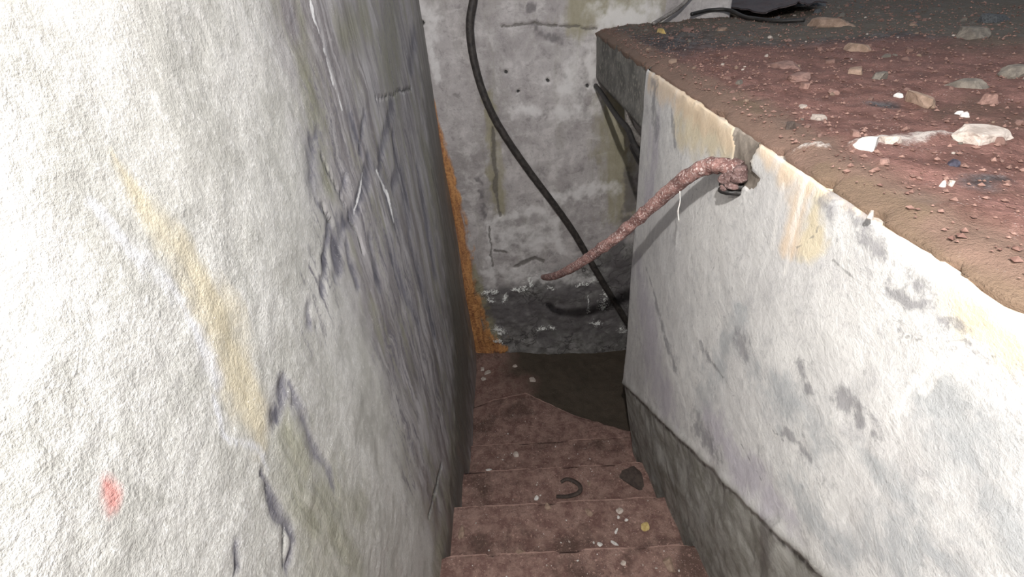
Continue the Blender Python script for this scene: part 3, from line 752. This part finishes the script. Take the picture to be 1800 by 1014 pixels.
stairs = empty('staircase', (0.5, 0.9, 0))
tag(stairs, 'narrow staircase of dirty red-brown concrete steps descending between the two walls', 'stairs')
bpy.context.view_layer.update()
def add_step(V, F, dark_tone, edge):
    V = V - np.array(stairs.location)
    o = link_mesh('step', V, F, M_STEP, stairs, attrs={'dark_tone': dark_tone, 'edge': edge})
    return o
XR = 1.06
for k in range(-4, 4):
    y0, y1, top = YN + (k - 1) * GOING - .01, YN + k * GOING, -k * RISE
    a = np.linspace(-.02, XR, 110); b = np.linspace(0, 1, 36)
    sl = .012 + .004 * k
    fn = lambda U, Vv, y0=y0, y1=y1: (U, y0 + (y1 - y0) * Vv - .020 * (U - .45) * Vv)
    add_step(*step_mesh(fn, a, b, top, top - .42, 200 + 10 * k))
# winding treads at the turn: pivot at the end of the right wall
def fan(p0, q0, p1, q1):
    p0, q0, p1, q1 = [np.array(p, float) for p in (p0, q0, p1, q1)]
    def fn(U, Vv):
        A = p0[None, None] * (1 - U[..., None]) + q0[None, None] * U[..., None]
        B = p1[None, None] * (1 - U[..., None]) + q1[None, None] * U[..., None]
        P = A * (1 - Vv[..., None]) + B * Vv[..., None]
        return P[..., 0], P[..., 1]
    return fn
uu, vv = np.linspace(0, 1, 100), np.linspace(0, 1, 36)
def fan_front(front, edge):
    """tread from a straight back line to a bent nosing given as (x, y) points"""
    ex, ey = np.array([p[0] for p in edge]), np.array([p[1] for p in edge])
    def fn(U, Vv):
        X = -.02 + (1.06 + .02) * U
        Yn = np.interp(X, ex, ey)
        return X, front + (Yn - front) * Vv
    return fn
add_step(*step_mesh(fan_front(1.80, TURN_NOSING), np.linspace(0, 1, 130), vv, -.620, -1.1, 301))
x = np.r_[np.linspace(-.02, 1.1, 90), np.linspace(1.12, 2.42, 40)]; y = np.linspace(1.76, 2.83, 80)
X, Yl = np.meshgrid(x, y, indexing='ij')
Z = -.668 - .05 * sstep(.3, 1.0, X + .3 * (fbm(X * 4, Yl * 4, 331) - .5)) + .03 * (fbm(X * 5, Yl * 5, 332, 4) - .5) + .012 * (fbm(X * 24, Yl * 24, 333, 3) - .5) + .05 * sstep(2.62, 2.82, Yl) * sstep(.6, .1, X)
dark_tone = sstep(.15, .75, X + .35 * (fbm(X * 4, Yl * 4, 334) - .5) + .25 * (Yl - 2.4))  # landing gets darker towards the right and the back wall
structure(link_mesh('floor_landing', np.stack([X, Yl, Z], -1).reshape(-1, 3), grid_faces(len(x), len(y)), M_STEP, attrs={'dark_tone': (.25 + .75 * dark_tone).ravel()}))

# ------------------------------------------------------------------ bent rusty handrail
def stone_geo(sx, sy, sz, seed, cuts=5, sub=2):
    """angular chip: an icosphere cut by random planes into a broken outline, then roughened"""
    bm = bmesh.new(); bmesh.ops.create_icosphere(bm, subdivisions=sub + 1, radius=1)
    rnd = random.Random(seed)
    P = np.array([v.co[:] for v in bm.verts])
    F = [[v.index for v in fc.verts] for fc in bm.faces]; bm.free()
    P *= 1 / np.max(np.abs(P[:, :2]), axis=1, keepdims=True).clip(.62, 1) ** .6
    a0 = rnd.uniform(0, 2 * math.pi)
    for i in range(cuts + 2):
        a = a0 + (i + rnd.uniform(-.35, .35)) * 2 * math.pi / (cuts + 2); el = rnd.uniform(-.1, .55)
        n = np.array([math.cos(a) * math.cos(el), math.sin(a) * math.cos(el), math.sin(el)]); d = rnd.uniform(.40, .92)
        q = P @ n; P = np.where((q > d)[:, None], P - np.outer(q - d, n), P)
    tn = np.array([rnd.uniform(-.25, .25), rnd.uniform(-.25, .25), 1.0]); tn /= np.linalg.norm(tn)
    q = P @ tn; P = np.where((q > .45)[:, None], P - np.outer((q - .45) * .9, tn), P)
    P *= 1 + .22 * (fbm(P[:, 0] * 4 + seed, P[:, 1] * 4 + P[:, 2] * 3, seed, 3) - .5)[:, None]
    P *= np.array([sx, sy, sz])
    return P, F

def build_rail():
    base = (.915, .925, 1.509)
    r = empty('broken_handrail', base)
    tag(r, 'rusty bent handrail bar sticking out of the chipped spot in the right wall', 'handrail')
    bpy.context.view_layer.update()
    b = np.array(base)
    pts = RAIL_PTS
    rad = [.018, .0185, .019, .019, .0185, .0185, .018, .0175, .017, .016, .0155, .013]
    V, F = tube(pts, rad, 18, 12, .34, 5, 42)
    link_mesh('bar', V - b, F, M_RUST, r)
    # clamp: corroded flange wrapped about the bar where it enters the wall, with flaking rings
    parts = []
    for q, (dx, dy, dz, sx, sy, sz) in enumerate(((.896, .905, 1.517, .020, .026, .019), (.890, .925, 1.508, .023, .020, .020), (.897, .944, 1.500, .020, .022, .022), (.894, .918, 1.490, .022, .026, .013), (.905, .930, 1.525, .017, .030, .012), (.884, .932, 1.496, .017, .013, .013))):
        P, Fq = stone_geo(sx, sy, sz, 950 + q, 6, 2); parts.append((P + np.array([dx, dy, dz]), Fq))
    V, F = join(parts); c = link_mesh('clamp', V - b, F, M_RUSTDARK, r)
    parts = []
    for dz, rr in ((-.030, .026), (-.044, .022)):
        parts.append(tube([(.915, .905, 1.508 + dz), (.893, .915, 1.508 + dz), (.882, .935, 1.506 + dz), (.893, .955, 1.502 + dz), (.915, .962, 1.500 + dz)], .007, 8, 6, .6, 13, 90))
    V, F = join(parts); link_mesh('bolt_plate', V - b, F, M_CORD, r)
    V, F = tube([(.918, .93, 1.475), (.885, .93, 1.470), (.878, .93, 1.468)], [.013, .013, .010], 6, 4, .3, 3, 80)
    link_mesh('bolt', V - b, F, M_RUSTDARK, r)
    return r
RAIL_PTS = [(0.935, 0.962, 1.4893), (0.9, 0.934, 1.5108), (0.882, 0.9476, 1.5154), (0.865, 0.9734, 1.5077), (0.838, 1.0242, 1.4678), (0.805, 1.1162, 1.3716), (0.755, 1.1985, 1.2585), (0.69, 1.2847, 1.1388), (0.62, 1.4108, 0.9987), (0.57, 1.5464, 0.8775), (0.535, 1.6757, 0.7809), (0.515, 1.8075, 0.6977)]
DRIP = [(0.825, 1.0395, 1.4215), (0.829, 1.0395, 1.3915), (0.827, 1.0395, 1.3665), (0.833, 1.0395, 1.3365)]
build_rail()
v, f = tube(DRIP, [.0012, .0014, .0018, .0014], 6, 5, .5, 3, 200)
tag(link_mesh('mineral_thread', v, f, M_WHITE), 'thin white mineral thread hanging from the rusty handrail bar', 'thread')

# ------------------------------------------------------------------ cables
CABLE = [(0.40, 2.755, 2.70), (0.385, 2.755, 2.35), (0.345, 2.755, 2.08), (0.308, 2.758, 1.89), (0.284, 2.758, 1.794), (0.254, 2.758, 1.695), (0.249, 2.76, 1.56), (0.274, 2.76, 1.385), (0.33, 2.76, 1.21),
         (0.407, 2.76, 1.054), (0.515, 2.758, 0.867), (0.667, 2.755, 0.624), (0.795, 2.752, 0.404), (0.934, 2.745, 0.119), (1.065, 2.74, -0.142), (1.207, 2.73, -0.425), (1.33, 2.70, -.74)]
v, f = tube(CABLE, .0215, 14, 10, .10, 21, 30)
tag(link_mesh('hanging_cable', v, f, M_CABLE), 'thick black cable hanging in a slanting curve down the back wall', 'cable')
v, f = tube([(0.922, 2.78, 1.325), (0.922, 2.601, 1.322), (0.920, 2.40, 1.312), (0.918, 2.18, 1.305), (0.922, 1.99, 1.302), (0.926, 1.90, 1.27), (0.94, 1.80, 1.235), (.97, 1.735, 1.20)], .0125, 10, 8, .12, 23, 30)
tag(link_mesh('slab_cable', v, f, M_CORD), 'thin black cable running along the underside edge of the concrete slab', 'cable')
v, f = tube([(1.0, 1.74, 1.46), (0.97, 1.86, 1.478), (0.955, 2.01, 1.455), (0.95, 2.10, 1.39), (0.95, 2.10, 1.318), (0.955, 2.02, 1.275), (0.97, 1.90, 1.26), (1.0, 1.74, 1.24)], .017, 12, 8, .2, 25, 30)
tag(link_mesh('pipe_loop', v, f, M_GREYMETAL), 'grey pipe loop poking out behind the end of the right wall', 'pipe')
v, f = tube([(.955, 2.0, 1.225), (.965, 1.90, 1.19), (.98, 1.80, 1.165), (1.0, 1.735, 1.15)], .02, 10, 8, .2, 27, 30)
tag(link_mesh('cable_bundle', v, f, M_CORD), 'short black cable stub under the slab beside the right wall', 'cable')
v, f = tube([(1.17, 2.60, H + .035), (1.24, 2.65, H + .055), (1.33, 2.70, H + .090), (1.44, 2.76, H + .16)], .0095, 10, 8, .15, 29, 40)
tag(link_mesh('leaning_rod', v, f, M_GREYMETAL), 'thin grey rod leaning against the back wall on the upper floor', 'rod')
v, f = tube([(1.40, 2.72, H + .05), (1.52, 2.78, H + .055), (1.60, 2.74, H + .05), (1.62, 2.60, H + .03), (1.635, 2.46, H + .028), (1.68, 2.36, H + .026), (1.76, 2.30, H + .028)], .009, 10, 8, .15, 33, 40)
tag(link_mesh('loose_cord', v, f, M_CORD), 'black cord lying in front of the dark sheet on the upper floor', 'cord')

def build_sheet():
    # crumpled dark sheet lying past the end of the back wall
    u = np.linspace(0, 1, 50); U, V = np.meshgrid(u, u, indexing='ij')
    X = 1.64 + .42 * U + .05 * (fbm(U * 4, V * 4, 121) - .5); Y = 2.46 + .75 * V + .16 * U * (1 - V) + .08 * (fbm(U * 5, V * 3, 122) - .5)
    Z = H + .045 + .05 * fbm(U * 4, V * 4, 123) * np.sin(math.pi * np.clip(U * .98 + .01, 0, 1)) + .02 * fbm(U * 9, V * 9, 124)
    top = np.stack([X, Y, Z], -1).reshape(-1, 3); n = len(u)
    bot = top.copy(); bot[:, 2] -= .006
    F = grid_faces(n, n); Fb = [[i + n * n for i in q[::-1]] for q in F]
    loop = [i * n for i in range(n)] + [(n - 1) * n + j for j in range(1, n)] + [i * n + n - 1 for i in range(n - 2, -1, -1)] + [j for j in range(n - 2, 0, -1)]
    S = [[loop[i], loop[(i + 1) % len(loop)], loop[(i + 1) % len(loop)] + n * n, loop[i] + n * n] for i in range(len(loop))]
    return tag(link_mesh('dark_sheet', np.vstack([top, bot]), F + Fb + S, M_SHEET), 'dark crumpled sheet lying flat past the end of the back wall', 'sheet')
build_sheet()

# ------------------------------------------------------------------ stones
def ledge_z(x, y):
    return H + .004 + float(ledge_height(np.array([x]), np.array([y]))[0])

def stone(name, x, y, z, size, mat, label, cat='stone', rot=0.0, seed=1, group=None, cuts=5, smooth=False):
    P, F = stone_geo(size[0] / 2, size[1] / 2, size[2] / 2, seed, cuts)
    o = link_mesh(name, P, F, mat, smooth=smooth)
    o.location = (x, y, z + size[2] * .22); o.rotation_euler = (0, 0, rot)
    return tag(o, label, cat, group)

LEDGE_STONES = [
('flat_stone', 1.243, 1.45, 0.086, 0.152, 0.022, 'M_STONE_PINK', 'upper of the two flat pinkish stones near the stair side of the upper floor', 'stone', 0.3, 6),
('flat_stone', 1.189, 1.263, 0.067, 0.095, 0.022, 'M_STONE_PINK', 'lower of two flat pinkish stones, a small round chip touching it', 'stone', -0.4, 7),
('stone', 1.159, 1.177, 0.021, 0.03, 0.02, 'M_STONE_PINK', 'small round pinkish stone touching the lower flat slab on the upper floor', 'stone', 0.2, 4),
('square_stone', 1.299, 0.98, 0.039, 0.087, 0.035, 'M_STONE_TAN', 'square tan stone block standing alone in the red dirt', 'stone', 0.1, 6),
('pale_slab', 1.238, 0.743, 0.094, 0.071, 0.028, 'M_STONE_PALE', 'long pale slab at the end of the white crack on the upper floor', 'stone', -0.08, 7),
('plaster_lump', 1.043, 0.747, 0.04, 0.046, 0.035, 'M_WHITE', 'bright white plaster lump lying on the white crack in the dirt', 'plaster lump', 0.4, 6),
('plaster_lump', 1.09, 0.763, 0.044, 0.031, 0.025, 'M_STONE_PALE', 'off-white plaster lump right beside the bright white one on the crack', 'plaster lump', -0.2, 6),
('stone', 1.804, 2.186, 0.058, 0.233, 0.05, 'M_STONE_TAN', 'tan stone lump far back on the upper floor beside the dark rubble', 'stone', 0.5, 6),
('stone', 1.531, 1.567, 0.045, 0.117, 0.04, 'M_STONE_TAN', 'yellow-grey blocky stone on the damp dirt between the red and the dark rubble', 'stone', 0.2, 6),
('stone', 1.407, 0.934, 0.039, 0.043, 0.03, 'M_STONE_PINK', 'low wedge-shaped stone with pinkish top near the two white chips', 'stone', -0.2, 6),
('stone', 1.948, 1.647, 0.092, 0.117, 0.05, 'M_STONE_GREY', 'pointed grey stone slab slanting up in the dark rubble', 'stone', 0.5, 5),
('flat_stone', 1.341, 1.27, 0.067, 0.047, 0.02, 'M_STONE_TAN', 'thin flat tan flake on the damp dirt, its edge raised', 'stone', -0.5, 6),
('flat_stone', 1.362, 1.199, 0.049, 0.042, 0.03, 'M_STONE_GREY', 'grey flat stone with dark hollow beneath it on the damp dirt', 'stone', 0.3, 6),
('stone', 1.622, 1.107, 0.059, 0.073, 0.04, 'M_STONE_GREY', 'wide grey-brown stone at the far right edge of the upper floor', 'stone', 0.2, 6),
('stone', 1.459, 1.05, 0.04, 0.101, 0.03, 'M_STONE_GREY', 'dull olive-grey stone between the square block and the pinkish wedge', 'stone', 0.7, 6),
('white_chip', 1.31, 0.885, 0.017, 0.02, 0.012, 'M_WHITE', 'left one of two bright white chips lying close together', 'white chip', 0.2, 5),
('white_chip', 1.303, 0.862, 0.019, 0.014, 0.012, 'M_WHITE', 'right one of two bright white chips lying close together', 'white chip', -0.4, 5),
('white_chip', 1.299, 1.039, 0.016, 0.021, 0.015, 'M_WHITE', 'single white chip just left of the square tan stone', 'white chip', 0.2, 5),
('dark_stone', 0.977, 0.89, 0.035, 0.02, 0.025, 'M_DARKSTONE', 'dark brown flat stone on the dirt near the handrail socket', 'stone', 0.2, 6),
('blue_black_lump', 1.104, 0.639, 0.014, 0.02, 0.02, 'M_BLUEBLACK', 'small round blue-black lump below the pale slab', 'lump', 0, 2),
('yellow_chip', 1.148, 2.377, 0.04, 0.106, 0.03, 'M_YELLOW', 'yellowish chip near the corner of slab and back wall', 'stone chip', 0.1, 5),
('stone', 1.267, 2.372, 0.072, 0.115, 0.02, 'M_STONE_PINK', 'flat pinkish stone right of the yellowish chip', 'stone', 0.1, 6),
('stone', 1.372, 2.242, 0.055, 0.084, 0.02, 'M_STONE_TAN', 'pale flat flake lying in front of the black cord', 'stone', 0.1, 6),
('stone', 1.035, 0.57, 0.01, 0.009, 0.015, 'M_WHITE', 'small white pebble below the blue-black lump', 'pebble', 0.1, 4),
('stone', 1.047, 0.57, 0.008, 0.01, 0.012, 'M_STONE_PALE', 'pale cream pebble, lower right of the small white pebble', 'pebble', 0.1, 4),
('stone', 1.198, 1.116, 0.016, 0.034, 0.012, 'M_STONE_PINK', 'rounded pink chip near the flat slabs, standing alone', 'stone chip', 0.1, 4),
('stone', 1.057, 0.808, 0.015, 0.023, 0.014, 'M_STONE_PINK', 'rounded pink pebble just above the white plaster lump', 'pebble', 0.1, 3),
('stone', 1.008, 0.661, 0.017, 0.016, 0.014, 'M_STONE_PINK', 'flat pink chip below the white crack', 'stone chip', 0.1, 5),
('rim_chip', 0.9, 0.517, 0.008, 0.013, 0.014, 'M_STONE_PALE', 'cream chip balanced on the rim of the right wall', 'stone chip', 0.1, 5),
]
STEP_STONES = [
('stone_chip', 1.005, 1.731, -0.57, 0.109, 0.077, 0.012, 'M_STONE_PINK', 'rectangular pinkish chip by the right end of the upper winding steps', 'stone chip', 0, 6),
('pebble', 0.795, 1.931, -0.62, 0.059, 0.05, 0.014, 'M_STONE_PINK', 'round pink pebble near the turn of the stairs', 'pebble', 0, 3),
('pebble', 0.289, 1.778, -0.57, 0.037, 0.05, 0.014, 'M_STONE_PALE', 'pale round pebble on the third step from the turn', 'pebble', 0, 3),
('pebble', 0.395, 1.359, -0.38, 0.027, 0.032, 0.012, 'M_WHITE', 'white pebble at the nose of the step left of the curled dark strip', 'pebble', 0, 4),
('pebble', 0.282, 1.378, -0.38, 0.035, 0.039, 0.012, 'M_STONE_PINK', 'dull pink pebble left of the white one at the nose of that step', 'pebble', 0, 4),
('stone_chip', 0.444, 1.194, -0.19, 0.043, 0.047, 0.012, 'M_STONE_TAN', 'tan chip with pale specks at the back of the broad lower step', 'stone chip', 0, 6),
('stone_chip', 0.306, 0.987, -0.19, 0.074, 0.042, 0.012, 'M_STONE_TAN', 'orange-tan chip lying on the nose of the lowest visible nosing', 'stone chip', 0.3, 7),
('stone_chip', 0.877, 0.808, 0.0, 0.049, 0.088, 0.014, 'M_STONE_TAN', 'tall tan chip on the nearest step at the bottom of the view', 'stone chip', 0.1, 7),
('yellow_flake', 0.873, 1.064, -0.19, 0.052, 0.043, 0.008, 'M_YELLOW', 'yellowish ragged flake on the lower step', 'flake', 0.6, 7),
('white_shard', 0.739, 1.055, -0.19, 0.014, 0.046, 0.006, 'M_WHITE', 'slim white shard standing off from the other two shards', 'shard', -0.6, 6),
('white_shard', 0.658, 1.001, -0.19, 0.028, 0.024, 0.006, 'M_WHITE', 'left white shard of the pair at the nose of the lower step', 'shard', -0.8, 6),
('white_shard', 0.722, 1.001, -0.19, 0.017, 0.041, 0.006, 'M_WHITE', 'right white shard of the pair at the nose of the lower step', 'shard', 0.8, 6),
('stone_chip', 0.633, 1.151, -0.19, 0.03, 0.049, 0.008, 'M_STONE_TAN', 'narrow tan chip in the middle of the lower step', 'stone chip', 0.3, 6),
('stone_chip', 0.777, 1.149, -0.19, 0.039, 0.031, 0.01, 'M_STONE_PALE', 'cream chip above a white one on the lower step', 'stone chip', 0.3, 6),
('stone_chip', 0.762, 1.117, -0.19, 0.021, 0.018, 0.008, 'M_WHITE', 'white chip just below the cream one on the lower step', 'stone chip', 0.3, 5),
('stone_chip', 0.795, 1.104, -0.19, 0.02, 0.018, 0.008, 'M_WHITE', 'white chip right of another white one on the lower step', 'stone chip', 0.3, 5),
('stone_chip', 0.713, 0.828, 0.0, 0.03, 0.021, 0.01, 'M_STONE_PALE', 'pale chip on the nearest step, left of the tall tan one', 'stone chip', 0.3, 6),
('brick_shard', 0.914, 1.416, -0.38, 0.136, 0.149, 0.02, 'M_DARKSTONE', 'dark triangular brick shard on the step right of the curled strip', 'brick shard', 0.5, 4),
('stone_chip', 1.0, 1.432, -0.38, 0.062, 0.053, 0.012, 'M_STONE_PINK', 'pink chip beside the dark triangular shard', 'stone chip', 0.5, 5),
('pebble', 0.682, 1.418, -0.38, 0.028, 0.03, 0.01, 'M_STONE_TAN', 'tan pebble between the curled strip and the dark shard', 'pebble', 0.5, 3),
('white_shard', 0.116, 1.68, -0.57, 0.056, 0.017, 0.006, 'M_WHITE', 'thin white splinter at the left of the third step', 'splinter', 0.1, 6),
('stone_chip', 0.002, 1.381, -0.38, 0.042, 0.043, 0.012, 'M_STONE_PINK', 'pink chip against the left wall at the nose of the second lit step', 'stone chip', 0.1, 6),
('white_flake', 0.086, 2.609, -0.665, 0.062, 0.062, 0.008, 'M_STONE_PALE', 'pale flake on the dark landing, rightmost of a little cluster by the left wall', 'flake', 0.1, 6),
('white_flake', 0.049, 2.657, -0.665, 0.042, 0.056, 0.008, 'M_STONE_PALE', 'pale flake at the top of the little cluster on the dark landing', 'flake', 0.1, 6),
('white_flake', 0.06, 2.55, -0.665, 0.041, 0.047, 0.008, 'M_STONE_PALE', 'pale flake at the bottom of the little cluster on the dark landing', 'flake', 0.5, 6),
('white_flake', 0.433, 2.492, -0.665, 0.069, 0.059, 0.008, 'M_STONE_PALE', 'pale flake in the middle of the dark landing near the broken nosing', 'flake', -0.6, 6),
('white_flake', 0.305, 2.66, -0.665, 0.047, 0.035, 0.008, 'M_STONE_PALE', 'pale flake on the dark landing nearest the back wall', 'flake', 0.1, 6),
('plaster_flake', 0.045, 1.101, -0.19, 0.042, 0.076, 0.012, 'M_STONE_TAN', 'tan plaster flake against the left wall on the lower step', 'flake', 0.1, 6),
]
CURL = [(0.4989, 1.3541, -0.374), (0.5636, 1.349, -0.372), (0.6191, 1.3638, -0.366), (0.6268, 1.3958, -0.36), (0.5977, 1.4249, -0.358), (0.5633, 1.4413, -0.362), (0.5315, 1.4304, -0.368)]
for i, (nm, x, y, sx, sy, sz, mt, lab, cat, rot, cuts) in enumerate(LEDGE_STONES):
    stone(nm, x, y, ledge_z(x, y), (sx, sy, sz), globals()[mt], lab, cat, rot, 500 + i, None, cuts)
for i, (nm, x, y, z, sx, sy, sz, mt, lab, cat, rot, cuts) in enumerate(STEP_STONES):
    kk = {0.0: 0, -.19: 1, -.38: 2, -.57: 3, -.62: 4}.get(z)
    if kk is not None: z = tread_z(kk, x, y) + .002
    stone(nm, x, y, z, (sx, sy, sz), globals()[mt], lab, cat, rot, 600 + i, None, cuts)

def build_curl():
    P = catmull(CURL, 10); n = len(P); w = .5 + .5 * np.sin(np.linspace(.5, 2.9, n))
    T = np.gradient(P, axis=0); T /= np.linalg.norm(T, axis=1)[:, None]
    side = np.cross(T, (0, 0, 1.0)); side /= np.linalg.norm(side, axis=1)[:, None]
    half = (.008 * w + .003)[:, None]
    A, B = P + side * half, P - side * half
    up = np.array([0, 0, .005])
    V = np.vstack([A, B, A + up, B + up]); F = []
    for i in range(n - 1):
        F += [[i, i + 1, n + i + 1, n + i], [2 * n + i, 3 * n + i, 3 * n + i + 1, 2 * n + i + 1], [i, 2 * n + i, 2 * n + i + 1, i + 1], [n + i, n + i + 1, 3 * n + i + 1, 3 * n + i]]
    F += [[0, n, 3 * n, 2 * n], [n - 1, 3 * n - 1, 4 * n - 1, 2 * n - 1]]
    return tag(link_mesh('curled_strip', V, F, M_DARKSTONE), 'dark curled strip lying on a step like a hook', 'strip')
build_curl()

# small chips, every one an object of its own; shapes are shared
def chip_protos(n, seed, mats):
    out = []
    for i in range(n):
        P, F = stone_geo(.5, .5 * random.Random(seed + i).uniform(.6, 1), .30, seed + i, 5, 1)
        me = bpy.data.meshes.new('stone_chip'); me.from_pydata(P.tolist(), [], F); me.materials.append(mats[i % len(mats)]); me.update()
        out.append(me)
    return out
ledge_protos = chip_protos(12, 700, [M_STONE_PINK, M_STONE_PINK, M_STONE_TAN, M_STONE_PINK, M_STONE_GREY, M_STONE_PALE])
step_protos = chip_protos(9, 800, [M_STONE_PALE, M_WHITE, M_STONE_TAN, M_WHITE])
rnd = random.Random(11)
def scatter(name, protos, n, place, label, cat, group, smin, smax):
    for i in range(n):
        x, y, z = place()
        s = smin + (smax - smin) * rnd.random() ** 3
        o = bpy.data.objects.new(name, protos[rnd.randrange(len(protos))]); COL.objects.link(o)
        o.location = (x, y, z + s * .05); o.scale = (s, s, s); o.rotation_euler = (rnd.uniform(-.2, .2), rnd.uniform(-.2, .2), rnd.uniform(0, 6.28))
        tag(o, label, cat, group)
def on_ledge():
    while True:
        x = W + .06 + 1.5 * rnd.random() ** 1.1; y = rnd.uniform(.15, 2.75)
        if x - W < .2 + .95 * y + .2: break
    return x, y, ledge_z(x, y)
scatter('stone_chip', ledge_protos, 230, on_ledge, 'small stone chip lying in the red dirt of the upper floor', 'stone chip', 'stone chips on the upper floor', .008, .036)
def on_steps():
    k = rnd.choice([0, 0, 1, 1, 2, 2, 3, 3, 4])
    if k == 4:
        x, y = rnd.uniform(.05, .5), rnd.uniform(1.88, 2.15); return x, y, tread_z(4, x, y)
    y1 = YN + k * GOING
    x, y = rnd.uniform(.04, .95), y1 - rnd.random() ** 1.2 * .27 - .03
    return x, y, tread_z(k, x, y)
scatter('pebble', step_protos, 220, on_steps, 'small pale pebble lying on a red-brown step', 'pebble', 'pebbles on the steps', .005, .016)

rubble = chip_protos(8, 900, [M_RUBBLE, M_STONE_GREY, M_RUBBLE, M_RUBBLE])
def far_off():
    x = rnd.uniform(1.75, 3.6); y = rnd.uniform(1.2, 3.6)
    while .55 * y + .62 * (x - .9) < 1.75: x = rnd.uniform(1.75, 3.6); y = rnd.uniform(1.2, 3.6)
    return x, y, ledge_z(x, y)
scatter('rubble_stone', rubble, 90, far_off, 'dark grey lump of rubble in the dark far part of the upper floor', 'rubble stone', 'dark rubble far back on the upper floor', .025, .13)

# fine gravel on the upper floor: uncountable
def build_gravel():
    g = np.random.default_rng(4); n = 9000
    x = W + .03 + 1.7 * g.random(n) ** 1.2; y = g.uniform(.1, 3.0, n)
    z = H + .004 + ledge_height(x, y)
    s = .002 + .005 * g.random(n) ** 3
    base = np.array([(1, 0, 0), (0, 1, 0), (-1, 0, 0), (0, -1, 0), (0, 0, .7), (0, 0, -.7)], float)
    fb = np.array([(0, 1, 4), (1, 2, 4), (2, 3, 4), (3, 0, 4), (1, 0, 5), (2, 1, 5), (3, 2, 5), (0, 3, 5)])
    a = g.uniform(0, 6.28, n); ca, sa = np.cos(a), np.sin(a)
    jit = g.uniform(.5, 1.2, (n, 6, 1))
    B = base[None] * jit * s[:, None, None]
    V = np.stack([B[..., 0] * ca[:, None] - B[..., 1] * sa[:, None], B[..., 0] * sa[:, None] + B[..., 1] * ca[:, None], B[..., 2]], -1) + np.stack([x, y, z], -1)[:, None]
    F = (fb[None] + (np.arange(n) * 6)[:, None, None]).reshape(-1, 3)
    return tag(link_mesh('gravel', V.reshape(-1, 3), F.tolist(), M_GRAVEL, smooth=False), 'fine reddish gravel spread over the upper floor', 'gravel', None, 'stuff')
build_gravel()
